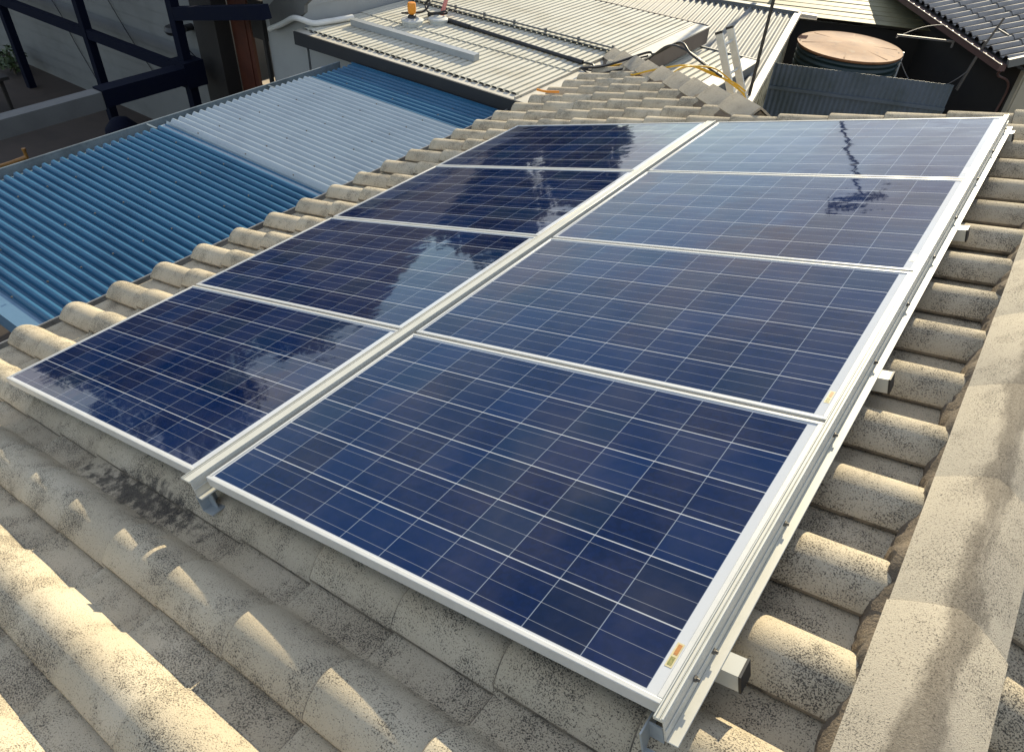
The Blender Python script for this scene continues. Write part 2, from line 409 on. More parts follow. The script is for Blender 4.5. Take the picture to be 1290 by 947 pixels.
# cut along the hip (only the tiles beyond the gablet)
bm = bmesh.new(); bm.from_mesh(field.data)
hx, hy = HIP_U*CA - SA*(-.1), HIP_V
far = [f for f in bm.faces if f.calc_center_median().y > 4.84]
geom = list({v for f in far for v in f.verts} | {e for f in far for e in f.edges}) + far
bmesh.ops.bisect_plane(bm, geom=geom, plane_co=(hx, hy, 0), plane_no=(1, .98, 0), clear_outer=True)
bm.to_mesh(field.data); bm.free()
# slope on the other side of the ridge
mb = MB(); U2 = Vector((-CA, 0, SA)); N2 = Vector((SA, 0, CA))
apex = roof((RIDGE_X + PANW*SA)/CA, 0, PANW)     # where the pan line meets the ridge
O2 = apex - U2*(9*GAUGE) + V*(V0 + .1)
tile_field(mb, O2, U2, V, N2, (0, 23), (0, 10), STEP, GAUGE)
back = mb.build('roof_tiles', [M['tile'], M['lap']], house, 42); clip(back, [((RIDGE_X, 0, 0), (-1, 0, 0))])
# slope beyond the hip (faces away from the camera)
mb = MB(); hp = Vector((hx, hy, roof(HIP_U, 0, PANW).z)); he = Vector((hx - 2.95, hy + 2.95, roof(HIP_U - 2.95/CA, 0, PANW).z - .25))
mb.prism([hp + Vector((.0, 0, -.10)), he, he + Vector((9, 0, 0)), Vector((RIDGE_X + 1.9, hy, hp.z - .10))], (0, 0, -.03)); mb.build('hip_slope', M['tile'], house, 0)
# walls, gable, gutter
mb = MB(); eave = roof(U0, 0, PANW)
mb.prism([(-.72, -5, -2.9), (8.06, -5, -2.9), (8.06, -5, eave.z + .02), (RIDGE_X, -5, apex.z - .06), (-.72, -5, eave.z + .02)], (0, 9.8, 0))
mb.box((-.72, 4.58, -2.9), (8.06, 7.25, eave.z - .05)); mb.build('wall', M['cream_wall'], house, 0)
mb = MB()
gx0, gx1, gy0, gy1 = -1.17, -1.06, -5, 7.7; gz = -.578
mb.box((gx0, gy0, gz-.10), (gx0+.008, gy1, gz)); mb.box((gx0+.008, gy0, gz-.10), (gx1, gy1, gz-.092)); mb.box((gx1, gy0, gz-.10), (gx1+.01, gy1, gz-.005))
mb.tube([(gx0+.004, gy0, gz), (gx0+.004, gy1, gz)], .007, 6); mb.build('gutter', M['gutter'], house, 40)

def cap_tiles(path_pts, half, rise, n_prof, parent, seam, mat, lift=.016, flatness=.3):
    """ridge or hip tiles: consecutive pieces along path_pts, each a mesh of its own; a piece laps over the next one in the list"""
    out = []
    for i in range(len(path_pts)-1):
        p = Vector(path_pts[i]); q = Vector(path_pts[i+1]); d = (q-p).normalized(); sd = d.cross(Vector((0,0,1))).normalized(); up = sd.cross(d).normalized()
        mbb = MB(); a = p - d*.03; b = q + d*.012
        prof = []
        for k in range(n_prof+1):
            x = -1 + 2*k/n_prof
            y = -rise*(abs(x)**(1+flatness)) if flatness else -rise*abs(x)
            prof.append((x*half, y))
        ring = prof + [(x*.93, y - .018) for x, y in reversed(prof)]
        m = len(ring); vs = []
        # p end is tucked under its neighbour (lower), q end laps over (raised)
        jj = random.gauss(0, .002); js = random.gauss(0, .003)
        for e, lf in ((a, -.004), (b - d*.006, lift), (b, lift - .004)):
            for x, y in ring: vs.append(e + sd*(x*(1.0 + (.03 if lf > 0 else 0)) + js) + up*(y + lf + jj))
        fs = []
        for s_ in range(2):
            for k in range(m):
                j = (k+1) % m; fs.append((s_*m+k, s_*m+j, (s_+1)*m+j, (s_+1)*m+k))
        nn_ = len(prof)
        for k in range(nn_-1):
            fs.append((k, k+1, m-2-k, m-1-k)); fs.append((2*m+k, 2*m+m-1-k, 2*m+m-2-k, 2*m+k+1))
        mbb.add(vs, fs); out.append(mbb.build('ridge_tile', mat, parent, 50))
    return out
ridge_pts = [(RIDGE_X, .507 + .4635*k, RIDGE_Z) for k in range(-7, 10)]
cap_tiles(ridge_pts, .120, .078, 14, house, None, M['cap'], .008, .30)
# mortar bedding under both edges of the ridge tiles: a lumpy strip
def bedding(pts_in, pts_out, name, parent, mat, dz):
    mbb = MB(); vs = []; fs = []; n = len(pts_in)
    for i in range(n):
        a = Vector(pts_in[i]); b = Vector(pts_out[i]); k = 4
        for j in range(k+1):
            t = j/k; p = a.lerp(b, t); p.z += random.gauss(0, .0035) + dz*math.sin(math.pi*t); p.x += random.gauss(0, .002); vs.append(p)
        vs.append(Vector(b) + Vector((0, 0, -.07)))
    m = 6
    for i in range(n-1):
        for j in range(m-1): fs.append((i*m+j, i*m+j+1, (i+1)*m+j+1, (i+1)*m+j))
    mbb.add(vs, fs); return mbb.build(name, mat, parent, 80)
ins, outs = [], []
y = -2.5
while y < 4.7:
    t = ((y - V0) % STEP); roll = math.sin(math.pi*t/.18) if t < .18 else 0
    wob = .012*math.sin(y*7.3) + random.gauss(0, .004)
    ins.append((RIDGE_X - .070, y, RIDGE_Z - .060)); outs.append((RIDGE_X - .128 - .010*(1-roll) + wob*.6, y, roof((RIDGE_X-.121)/CA, 0, PANW).z + .014 + .068*roll + random.gauss(0, .002)))
    y += .022
bedding(ins, outs, 'mortar_bed', house, M['mortar'], .012)
bedding([(2*RIDGE_X - p[0], p[1], p[2]) for p in ins], [(2*RIDGE_X - p[0], p[1], p[2]) for p in outs], 'mortar_bed', house, M['mortar'], .012)
# hip tiles, from the eave corner up to the gablet
hp0 = roof(HIP_U, HIP_V, -.062); hp1 = roof(-1.08, 7.55, -.062)
hn = 9
cap_tiles([hp0.lerp(hp1, k/hn) for k in range(hn+1)], .135, .105, 8, house, None, M['cap'], .030, .12)
ins = []; outs = []
for k in range(60):
    p = hp0.lerp(hp1, k/59) + Vector((.0, .0, -.06)); sd = Vector((-.7, -.7, 0))
    ins.append(p + sd*.06); outs.append(p + sd*(.17 + random.gauss(0, .012)) + Vector((0, 0, -.07)))
bedding(ins, outs, 'mortar_bed', house, M['mortar'], .01)
mb = MB(); e = hp0 + Vector((.03, -.03, -.03))       # mortar plug at the open upper end of the hip
mb.prism([e + Vector((-.10, -.10, -.10)), e + Vector((.10, .10, -.10)), e + Vector((0, 0, .0))], (-.06, .06, -.01)); mb.build('mortar_plug', M['mortar'], house, 0)

# ------------------------------------------------------------------ solar array: modules, rails, purlins
SEAM, PITCHV = .080, 1.0292
def module(u, v, sticker, label, src=None):
    o = thing('solar_panel', label, 'solar panel', roof(u, v, 0), 'blue solar panels on the tiled roof', rot=(0, -PITCH, 0))
    if src:
        for ch in src.children:
            if ch.name.startswith('label_sticker') and not sticker: continue
            c = ch.copy(); C.objects.link(c); c.parent = o
        return o
    f = MB(); h = .038; lip = .0125
    for (x0, y0, x1, y1) in ((0, 0, PL, lip), (0, PW-lip, PL, PW), (0, lip, lip, PW-lip), (PL-.014, lip, PL, PW-lip)):
        f.box((x0, y0, -h), (x1, y1, 0))
    fr = f.build('frame', M['alu'], o, 30)
    bv = fr.modifiers.new('edge', 'BEVEL'); bv.width = .0015; bv.segments = 2; bv.limit_method = 'ANGLE'
    g = MB(); g.box((lip, lip, -.012), (PL-.014, PW-lip, -.0035)); g.build('glass', M['cells'], o, 0)
    st = MB(); st.box((PL-.034, .085, -.0036), (PL-.018, .150, -.0028)); st.cur = 1; st.box((PL-.030, .118, -.0029), (PL-.021, .146, -.0024)); st.cur = 2; st.box((PL-.031, .090, -.0029), (PL-.021, .112, -.0024))
    s = st.build('label_sticker', [M['sticker'], M['st_orange'], M['st_green']], o, 0); s['label'] = 'small faded yellow warning sticker'
    return o
M['sticker'] = worn('sticker_paper', (.52, .45, .25), (.40, .33, .16), .5, 60, .5)
M['st_orange'] = worn('sticker_orange', (.42, .17, .03), (.28, .12, .03), .5, 200, .8, 400)
M['st_green'] = worn('sticker_green', (.16, .17, .04), (.35, .28, .10), .5, 200, .8, 400)
rows = ['front row, nearest the camera', 'second row from the front', 'third row from the front', 'back row']
proto = None
for c in (1, 0):
    for r in range(4):
        lab = 'dark blue solar panel, %s column, %s' % ('right' if c else 'left', rows[r])
        o = module(c*(PL+SEAM), r*PITCHV, c == 1, lab, proto)
        if proto is None: proto = o
ARR_V = 3*PITCHV + PW
def rail(u, label, web_side=1, ext=(-.032, .02), top=.024):
    o = thing('mounting_rail', label, 'mounting rail', roof(u, 0, 0), 'aluminium rails along the sides of the array', rot=(0, -PITCH, 0))
    m = MB(); y0, y1 = ext[0], ARR_V + ext[1]
    m.box((0, y0, -.004), (top, y1, .004)); m.box((.002, y0, .004), (.006, y1, .0075)); m.box((.012, y0, .004), (.015, y1, .006)); m.box((top-.006, y0, .004), (top, y1, .009))
    m.box((top-.004, y0, -.062), (top, y1, -.004)); m.box((top, y0, -.030), (top+.003, y1, -.026)); m.box((top, y0, -.062), (top+.026, y1, -.0585))
    rr = m.build('rail_profile', M['rail'], o, 30)
    bv = rr.modifiers.new('edge', 'BEVEL'); bv.width = .001; bv.segments = 1; bv.limit_method = 'ANGLE'
    return o, top
r_edge, tp = rail(2*PL+SEAM+.0005, 'long cream aluminium rail along the right edge of the panels, beside the ridge')
k = 0
for yy in (.10, .19, .62, 1.02, 1.44, 1.86, 2.28, 2.70, 3.20, 3.62, 4.02):
    m = MB(); z = -.040 if yy not in (.10, ) else -.024
    m.tube([(tp, yy, z), (tp+.006, yy, z)], .0075, 6); m.tube([(tp+.006, yy, z), (tp+.012, yy, z)], .004, 8)
    m.build('bolt', M['bolt'], r_edge, 30)
rail(PL+.0005, 'aluminium rail running up the seam between the two columns of panels', ext=(-.045, .01), top=.060)
lr = thing('mounting_rail', 'thin aluminium rail under the left edge of the panels, above the eave', 'mounting rail', roof(0, 0, 0), 'aluminium rails along the sides of the array', rot=(0, -PITCH, 0))
m = MB(); m.box((.004, .02, -.062), (.008, ARR_V-.02, -.0395)); m.box((.008, .02, -.062), (.034, ARR_V-.02, -.0585)); m.build('rail_profile', M['rail'], lr, 30)
pl_lab = ['nearest the camera, its black end cap close to the ridge', 'second from the camera', 'third from the camera', 'at the far end of the array']
for i, (yy, ln) in enumerate(((.196, 3.468), (1.412, 3.462), (2.652, 3.462), (4.03, 3.445))):
    o = thing('roof_purlin', 'square purlin end, ' + pl_lab[i], 'purlin', roof(.05, yy, 0), 'square purlins under the panels', rot=(0, -PITCH, 0))
    m = MB(); m.box((0, -.025, -.114), (ln-.05, .025, -.0625)); pb = m.build('purlin_body', M['rail'], o, 0)
    m = MB(); m.box((ln-.05, -.0265, -.1155), (ln-.044, .0265, -.061)); m.build('end_cap', M['black'], o, 0)
# brackets under the near ends of the rails
for u, lab, w_ in ((PL+.038, 'small galvanised bracket under the near end of the seam rail', .06), (2*PL+SEAM-.03, 'small galvanised bracket under the near right corner of the array', .05)):
    o = thing('roof_bracket', lab, 'bracket', roof(u, -.03, 0), None, rot=(0, -PITCH, 0))
    m = MB(); m.box((0, -.012, -.13), (.004, .05, -.064)); m.box((.004, -.012, -.13), (w_, .05, -.126)); m.box((.004, .02, -.126), (w_*.7, .024, -.066))
    m.build('bracket_plate', M['zinc'], o, 30)

# ------------------------------------------------------------------ blue awning by the eave
aw = thing('awning', 'blue corrugated awning roof with a pale translucent strip, beside the gutter', 'awning', (-2.3, 3, -.62))
Z = Vector((0,0,1)); bz = -.625; bx0, bx1 = -3.46, -1.178; PI_B = .0812
mb = MB(); mb.sheet((bx0, .62, bz), (1,0,0), (0,1,0), Z, bx1-bx0, 2.40, PI_B, .018, rib=2); mb.build('blue_sheet', M['blue'], aw, 60)
mb = MB(); mb.sheet((bx0, 4.86, bz), (1,0,0), (0,1,0), Z, bx1-bx0, .66, PI_B, .018, rib=2); mb.build('blue_sheet', M['blue'], aw, 60)
mb = MB(); mb.sheet((bx0-.03, 2.955, bz+.018), (1,0,0), (0,1,0), Z, bx1-bx0+.03, 1.93, PI_B, .0155, flat0=.085); mb.build('pale_sheet', M['pale'], aw, 60)
mb = MB(); mb.box((bx0-.02, .50, bz-.012), (bx1-.06, .615, bz-.006)); mb.box((bx0-.02, .49, bz-.14), (bx1-.06, .50, bz-.006)); mb.build('edge_flashing', M['blue_flat'], aw, 0)
mb = MB(); mb.box((bx0-.17, .45, bz-.085), (bx0+.02, 5.5, bz-.075)); mb.box((bx0-.18, .45, bz-.13), (bx0-.17, 5.5, bz+.005)); mb.box((bx0-.02, .45, bz-.075), (bx0-.01, 5.5, bz-.02))
mb.tube([(bx0-.175, .45, bz+.006), (bx0-.175, 5.5, bz+.006)], .009, 8)
for yy in (1.35, 2.9, 4.4): mb.box((bx0-.17, yy, bz-.005), (bx0, yy+.02, bz+.002))
mb.build('gutter', M['blue_gutter'], aw, 40)
mb = MB(); mb.box((bx0, 5.525, bz-.05), (bx1, 5.535, bz+.035)); mb.box((bx0, 5.49, bz+.012), (bx1, 5.525, bz+.016)); mb.build('back_flashing', M['blue'], aw, 0)
mb = MB()
for yy in (.70, 2.95, 5.3): mb.box((bx0-.02, yy, -2.8), (bx0+.06, yy+.08, bz-.09))
mb.box((bx0-.005, .6, bz-.2), (bx0+.05, 5.4, bz-.088)); mb.box((bx1-.07, .6, bz-.16), (bx1-.02, 5.4, bz-.02)); mb.build('support_frame', M['navy'], aw, 0)
for xx in (-3.0, -2.3, -1.65):
    for j in range(20):
        yy = .62 + PI_B*(3*j) + random.uniform(-.002, .002)
        if 3.0 < yy < 4.86: zz = bz+.0335
        else: zz = bz+.018
        if yy > 5.4: continue
        mb = MB(); mb.tube([(xx, yy, zz-.002), (xx, yy, zz+.008)], .007, 6); mb.build('roof_screw', M['bolt'], aw, 0)

# ------------------------------------------------------------------ cream extension with corrugated iron roofs
ex = thing('house_extension', 'low house extension under a cream corrugated iron roof with dark fascia', 'building', (-2.6, 7.5, -2.9))
cz = -.455
mb = MB(); mb.sheet((-4.50, 5.73, cz), (0,1,0), (1,0,0), Z, 1.02, 3.41, .088, .013, rib=True); mb.build('roof_sheet', M['cream_iron'], ex, 60)
mb = MB(); mb.sheet((-4.50, 6.72, cz+.010), (0,1,0), (1,0,0), Z, 1.02, 3.41, .088, .013, rib=True); mb.build('roof_sheet', M['cream_iron'], ex, 60)
mb = MB(); mb.sheet((-4.50, 7.62, cz+.045), (0,1,0), (1,0,0), Z, 1.93, 3.64, .088, .013, rib=True); mb.build('roof_sheet', M['cream_iron'], ex, 60)
mb = MB(); mb.box((-4.5, 7.615, cz+.050), (-1.0, 7.625, cz+.060)); mb.build('lap_strip', M['grey_cap'], ex, 0)
mb = MB(); mb.box((-4.55, 5.60, cz-.03), (-1.06, 5.74, cz-.012)); mb.build('eave_flashing', M['cream_flash'], ex, 0)
for j in range(15):
    xx = -4.35 + j*.23 + random.uniform(-.03, .03); mb = MB(); mb.box((xx, 5.70, cz-.0115), (xx+.05, 5.722, cz-.006)); mb.build('flashing_gap', M['dark_wood_and_shade'], ex, 0)
mb = MB(); mb.box((-4.52, 5.575, cz-.165), (-1.03, 5.60, cz-.008)); mb.build('fascia', M['fascia'], ex, 0)
mb = MB(); mb.prism([(-1.11, 5.60, cz-.010), (-.90, 5.60, cz-.005), (-.84, 5.60, cz-.03), (-.84, 5.60, cz-.05), (-1.11, 5.60, cz-.03)], (0, 1.9, 0)); mb.prism([(-1.115, 5.62, cz-.01), (-1.095, 5.62, cz-.01), (-1.095, 5.62, cz+.016), (-1.115, 5.62, cz+.016)], (0, 1.88, 0)); mb.build('side_flashing', M['cream_flash'], ex, 0)
mb = MB(); mb.box((-.90, 7.60, cz+.035), (-.66, 9.58, cz+.052)); mb.build('side_flashing', M['cream_flash'], ex, 0)
mb = MB(); mb.box((-.685, 7.62, cz-.17), (-.665, 9.57, cz+.034)); mb.box((-4.5, 9.56, cz-.1), (-.69, 9.585, cz+.062)); mb.build('fascia', M['brown'], ex, 0)
mb = MB(); mb.sheet((-1.3, 7.75, -.695), (0,1,0), (1,0,0), Z, 1.78, 1.22, .10, .014, rib=True); mb.build('roof_sheet', M['cream_iron'], ex, 60)
mb = MB(); mb.box((-.085, 7.75, -.690), (.13, 9.55, -.672)); mb.build('side_flashing', M['cream_flash'], ex, 0)
mb = MB(); mb.box((-1.3, 9.53, -.76), (.14, 9.56, -.665)); mb.box((.125, 7.75, -.80), (.14, 9.53, -.674)); mb.build('fascia', M['grey_cap'], ex, 0)
mb = MB(); mb.box((-4.55, 5.82, -2.9), (-1.15, 9.4, cz-.06)); mb.box((-1.15, 7.75, -2.9), (.08, 9.45, -.73)); mb.build('wall', M['white_wall'], ex, 0)

# white house to its left: wall above the cream roof, corner, eave board
def siding(mb, p, q, z0, z1, out, pitch=.19, lap=.014):
    """lapped boards on a wall from p to q (plan points), facing out"""
    p = Vector((*p, 0)); q = Vector((*q, 0)); o = Vector((*out, 0)); n = int(math.ceil((z1-z0)/pitch)); vs = []
    for e in (p, q):
        for i in range(n):
            a = z0 + i*pitch; b = min(z0+(i+1)*pitch, z1)
            vs += [e + o*lap + Z*a, e + o*.001 + Z*b]
        vs += [e - o*.12 + Z*min(z0+n*pitch, z1), e - o*.12 + Z*z0]
    m = len(vs)//2; fs = [(i, (i+1) % m, (i+1) % m + m, i + m) for i in range(m)] + [tuple(range(m-1,-1,-1)), tuple(range(m, 2*m))]
    mb.add(vs, fs)
wh = thing('white_house', 'white house with its corner and side wall rising beside the cream corrugated roof', 'house', (-5, 8.5, -2.9))
mb = MB(); mb.box((-5.33, 5.80, -2.9), (-4.57, 5.92, .30)); mb.build('wall', M['white_wall'], wh, 0)
mb = MB(); siding(mb, (-4.56, 5.801), (-4.56, 13.5), -.52, .35, (1, 0), .28, .012); mb.build('side_wall', M['white_wall'], wh, 0)
mb = MB(); mb.box((-5.33, 5.92, -2.9), (-5.22, 13.5, .30)); mb.build('wall', M['white_wall'], wh, 0)
mb = MB(); mb.prism([(-5.18, 5.74, -.34), (-5.17, 5.74, -.61), (-4.57, 5.74, -.34), (-4.46, 5.74, -.27), (-4.44, 5.74, -.18), (-4.25, 5.74, -.04), (-4.9, 5.74, -.13)], (0, .055, 0)); mb.build('barge_board', M['grey_beam'], wh, 0)
mb = MB(); mb.prism([(-5.5, 5.7, .30), (-4.57, 5.7, .36), (-4.57, 13.5, .36), (-5.5, 13.5, .30)], (0, 0, .05)); mb.build('roof', M['roof_iron'], wh, 0)
mb = MB(); mb.tube(smooth_path([(-5.14, 5.70, -.585), (-4.85, 5.69, -.46), (-4.62, 5.68, -.35), (-4.50, 5.70, -.34), (-4.42, 5.82, -.395), (-4.36, 6.0, -.40), (-4.28, 6.38, -.40)], 5), .036, 12)
dp = tag(mb.build('drain_pipe', M['white'], None, 60), 'white drain pipe bent round the wall corner onto the cream roof', 'pipe')

# left weatherboard house with verandah
lh = thing('weatherboard_house', 'grey weatherboard house wall in deep shade behind the navy verandah posts', 'house', (-10, 6, -2.8))
mb = MB(); siding(mb, (-35, 5.80), (-6.62, 5.80), -2.8, .10, (0, -1)); mb.build('wall', M['grey_wall'], lh, 0)
mb = MB(); A_, B_, C_, D_ = (-36, 5.45, .05), (-7.1, 5.45, .05), (-7.1, 12.8, .05), (-36, 12.8, .05); E_, F_ = (-36, 9.1, 3.2), (-11, 9.1, 3.2)
mb.add([A_, B_, C_, D_, E_, F_], [(0, 1, 5, 4), (1, 2, 5), (2, 3, 4, 5), (0, 4, 3), (3, 2, 1, 0)]); mb.build('roof', M['roof_iron'], lh, 0)
mb = MB(); mb.box((-7.25, 5.95, -2.8), (-7.18, 12.6, .0)); mb.box((-16, 12.6, -2.8), (-7.18, 12.7, .0)); mb.build('wall', M['grey_wall'], lh, 0)
for pts in (((-11.3, 5.77, -1.05), (-10.9, 5.76, -1.5), (-10.75, 5.77, -1.9), (-10.3, 5.77, -2.6)), ((-9.3, 5.77, -.8), (-9.0, 5.76, -1.2), (-8.7, 5.77, -1.6), (-8.2, 5.77, -2.1))):
    mb = MB(); mb.tube(smooth_path(pts, 6), .008, 6); mb.build('wall_cable', M['black'], lh, 60)
vr = thing('verandah_frame', 'navy blue timber verandah frame of posts and rails in front of the weatherboard wall', 'verandah', (-8, 5.2, -2.8))
for x in (-11.72, -9.0, -6.46):
    mb = MB(); mb.box((x-.062, 5.138, -2.8), (x+.062, 5.262, .20)); mb.build('post', M['navy'], vr, 0)
mb = MB(); mb.box((-15, 5.15, -1.38), (-11.79, 5.25, -1.24)); mb.box((-11.65, 5.15, -1.38), (-9.07, 5.25, -1.24)); mb.box((-8.93, 5.15, -1.38), (-6.53, 5.25, -1.24)); mb.build('rail', M['navy'], vr, 0)
mb = MB(); mb.box((-6.53, 3.86, -1.42), (-6.30, 5.12, -1.20)); mb.build('rail', M['navy'], vr, 0)
mb = MB(); mb.box((-6.62, 5.05, -1.48), (-6.28, 5.36, -1.14)); mb.build('post_block', M['navy'], vr, 0)
mb = MB(); mb.beam((-6.5, 5.2, -.56), (-4.5, 5.2, -.17), .12, .16); mb.build('top_beam', M['navy'], vr, 0)
gb = MB(); gb.box((-6.52, .4, -1.44), (-6.32, 3.855, -1.22)); gb.box((-6.50, .4, -2.8), (-6.36, .5, -1.44))
gbm = tag(gb.build('timber_beam', M['grey_beam'], None, 0), 'grey timber beam continuing the navy rail towards the blue awning', 'beam')
pc = thing('roof_cover', 'small pale clear roof cover above the navy beam at the top edge', 'roof', (-5, 4.5, -.1))
mb = MB(); mb.sheet((-6.0, 5.25, -.23), (.981, 0, .192), (0, 1, 0), (-.192, 0, .981), 1.45, .6, .076, .008); mb.build('roof_sheet', M['pale'], pc, 60)
mb = MB(); mb.lathe([(.02, -.88), (.13, -.89), (.16, -.94), (.13, -.99), (.04, -1.0)], -7.06, 5.52, 20); mb.tube([(-7.06, 5.52, -.95), (-7.06, 5.79, -.95)], .05, 8); mb.tube(smooth_path([(-6.95, 5.5, -1.0), (-6.9, 5.6, -1.25), (-6.8, 5.7, -1.35), (-6.72, 5.75, -1.15), (-6.7, 5.77, -.7)], 6), .008, 6)
tag(mb.build('wall_lamp', M['black'], None, 50), 'dark round wall lamp with a looped cable by the navy corner post', 'lamp')
# gap between the houses: dark post, red door, sunlit landing
mb = MB(); mb.box((-6.62, 5.55, -2.8), (-6.12, 5.79, .05)); tag(mb.build('door_post', M['dark_wood_and_shade'], None, 0), 'thick near-black timber post left of the red door', 'post')
dr = thing('red_door', 'dark red timber door standing in the gap between the two houses', 'door', (-5.8, 5.8, -2.8))
mb = MB(); mb.box((-6.11, 5.80, -2.75), (-5.70, 5.85, -.35)); mb.build('door_leaf', M['red'], dr, 0)
mb = MB(); mb.box((-6.02, 5.785, -2.6), (-5.78, 5.80, -1.7)); mb.box((-6.02, 5.785, -1.55), (-5.78, 5.80, -.5)); mb.build('door_panel', M['red'], dr, 0)
mb = MB(); mb.box((-5.63, 5.78, -.80), (-5.34, 5.90, -.30)); mb.box((-5.38, 5.74, -2.8), (-5.335, 5.79, -.5)); tag(mb.build('door_frame', M['dark_wood_and_shade'], None, 0), 'dark lintel and jamb over the gap right of the red door', 'door frame')
mb = MB(); mb.box((-6.48, 6.05, -2.8), (-5.36, 9.0, -1.74))
for i in range(4):
    mb.cur = 1; mb.box((-6.48, 6.3 + i*.4, -1.7395), (-5.36, 6.315 + i*.4, -1.737))
mb.box((-5.9, 6.05, -1.7395), (-5.885, 9, -1.7365)); mb.cur = 0
tag(mb.build('stone_landing', [M['step'], M['dark_wood_and_shade']], None, 0), 'sunlit pale paved landing seen through the gap by the red door', 'landing')

# chair, table, plant on the shaded paving
ch = thing('wooden_chair', 'varnished wooden chair with a curved top rail, cut by the left edge of the photo', 'chair', (-7.1, 2.75, -2.8))
mb = MB(); mb.tube(smooth_path([(-7.05, 2.98, -2.02), (-7.12, 2.8, -2.06), (-7.12, 2.6, -2.06), (-7.05, 2.45, -2.02)], 6), .03, 8); mb.tube(smooth_path([(-7.05, 2.98, -2.09), (-7.12, 2.8, -2.13), (-7.12, 2.6, -2.13), (-7.05, 2.45, -2.09)], 6), .035, 8); mb.build('top_rail', M['gold'], ch, 60)
for yy in (2.98, 2.45):
    mb = MB(); mb.tube([(-7.05, yy, -2.8), (-7.05, yy, -1.93)], .022, 8); mb.tube([(-7.05, yy, -1.93), (-7.05, yy, -1.90)], .028, 8); mb.build('back_leg', M['gold'], ch, 60)
mb = MB(); mb.box((-7.5, 2.45, -2.38), (-7.03, 2.98, -2.34)); mb.build('seat', M['gold'], ch, 0)
for yy in (2.5, 2.93):
    mb = MB(); mb.tube([(-7.46, yy, -2.8), (-7.46, yy, -2.38)], .02, 8); mb.build('front_leg', M['gold'], ch, 60)
tb = thing('outdoor_table', 'dark outdoor table in shade at the left edge behind the grey beam', 'table', (-10.9, 4.0, -2.8))
mb = MB(); mb.box((-11.6, 3.5, -2.12), (-10.3, 4.35, -2.07)); mb.build('table_top', M['dark_wood_and_shade'], tb, 0)
for x, yy in ((-11.5, 3.6), (-10.4, 3.6), (-11.5, 4.25), (-10.4, 4.25)):
    mb = MB(); mb.beam((x, yy, -2.8), (x, yy, -2.12), .05, .05, (0, 1, 0)); mb.build('leg', M['dark_wood_and_shade'], tb, 0)
def leaves(mb, c, rad, n, size, squash=1.0, seed=0):
    rg = random.Random(seed)
    for i in range(n):
        d = Vector((rg.gauss(0,1), rg.gauss(0,1), rg.gauss(0,1))).normalized()*(rg.random()**.45); p = Vector(c) + Vector((d.x*rad, d.y*rad, d.z*rad*squash))
        a = Vector((rg.gauss(0,1), rg.gauss(0,1), rg.gauss(0,1))).normalized(); b = a.orthogonal().normalized(); s = size*rg.uniform(.6, 1.3)
        mb.add([p - a*s, p + b*s*.45, p + a*s, p - b*s*.45], [(0,1,2,3)])
sp = thing('shrub', 'small dark shrub against the weatherboard wall at the left edge', 'shrub', (-12.6, 5.4, -2.8))
mb = MB(); leaves(mb, (-12.6, 5.35, -2.52), .30, 240, .06, .8, 3); mb.build('foliage', M['leaf'], sp, 0)
mb = MB(); mb.tube([(-12.6, 5.35, -2.8), (-12.58, 5.36, -2.4)], .025, 6); mb.build('stem', M['bark'], sp, 0)
mb = MB(); mb.lathe([(.10, -2.8), (.22, -2.74), (.26, -2.5), (.24, -2.25), (.12, -2.12), (.03, -2.1)], -7.6, 4.6, 16); tag(mb.build('covered_barrel', M['navy'], None, 50), 'dark navy covered drum on the floor below the navy rail', 'drum')

# ------------------------------------------------------------------ things lying on the cream roof
mb = MB(); mb.box((-4.14, 6.20, -.440), (-2.12, 6.30, -.365)); ob = tag(mb.build('metal_channel', M['chan'], None, 0), 'grey square metal channel lying across the cream roof', 'channel')
ob.rotation_euler = (0, 0, 0)
mb = MB(); mb.tube([(-3.70, 7.22, -.405), (-2.95, 7.16, -.408)], .032, 10); mb.tube([(-2.95, 7.16, -.408), (-1.17, 7.02, -.412)], .024, 10); mb.tube([(-1.35, 7.03, -.41), (-1.13, 7.015, -.413)], .030, 10)
tag(mb.build('black_pole', M['black'], None, 60), 'long black pole lying across the cream corrugated roof', 'pole')
mb = MB(); mb.tube([(-4.3, 7.66, -.372), (-2.7, 7.655, -.372), (-1.05, 7.65, -.374)], .011, 6)
for i in range(7): mb.tube([(-4.1 + i*.5, 7.66, -.395), (-4.1 + i*.5, 7.66, -.345)], .018, 6)
tag(mb.build('thin_rod', M['grey_cap'], None, 60), 'thin dark rod along the raised sheet edge behind the black pole', 'rod')
for i, (x, yy, r, lab) in enumerate(((-3.62, 6.80, .145, 'round pale plastic lid standing under the orange bottle'), (-3.42, 7.08, .13, 'round pale plastic lid lying behind the one with the orange bottle'))):
    mb = MB(); mb.lathe([(r*.92, -.446), (r*.95, -.40), (r, -.395), (r, -.375), (r*.9, -.368), (.02, -.366)], x, yy, 28); tag(mb.build('plastic_lid', M['vent'], None, 40), lab, 'lid', 'round plastic lids on the cream roof')
bo = thing('spray_bottle', 'orange bottle with a black nozzle standing on a round pale lid', 'bottle', (-3.65, 6.83, -.366))
mb = MB(); mb.lathe([(.03, -.325), (.048, -.31), (.055, -.27), (.054, -.20), (.048, -.185), (.02, -.18)], -3.65, 6.83, 18); mb.build('bottle_body', M['orange'], bo, 50)
mb = MB(); mb.lathe([(.06, -.366), (.05, -.34), (.025, -.325), (.025, -.315)], -3.65, 6.83, 14); mb.build('nozzle', M['black'], bo, 50)
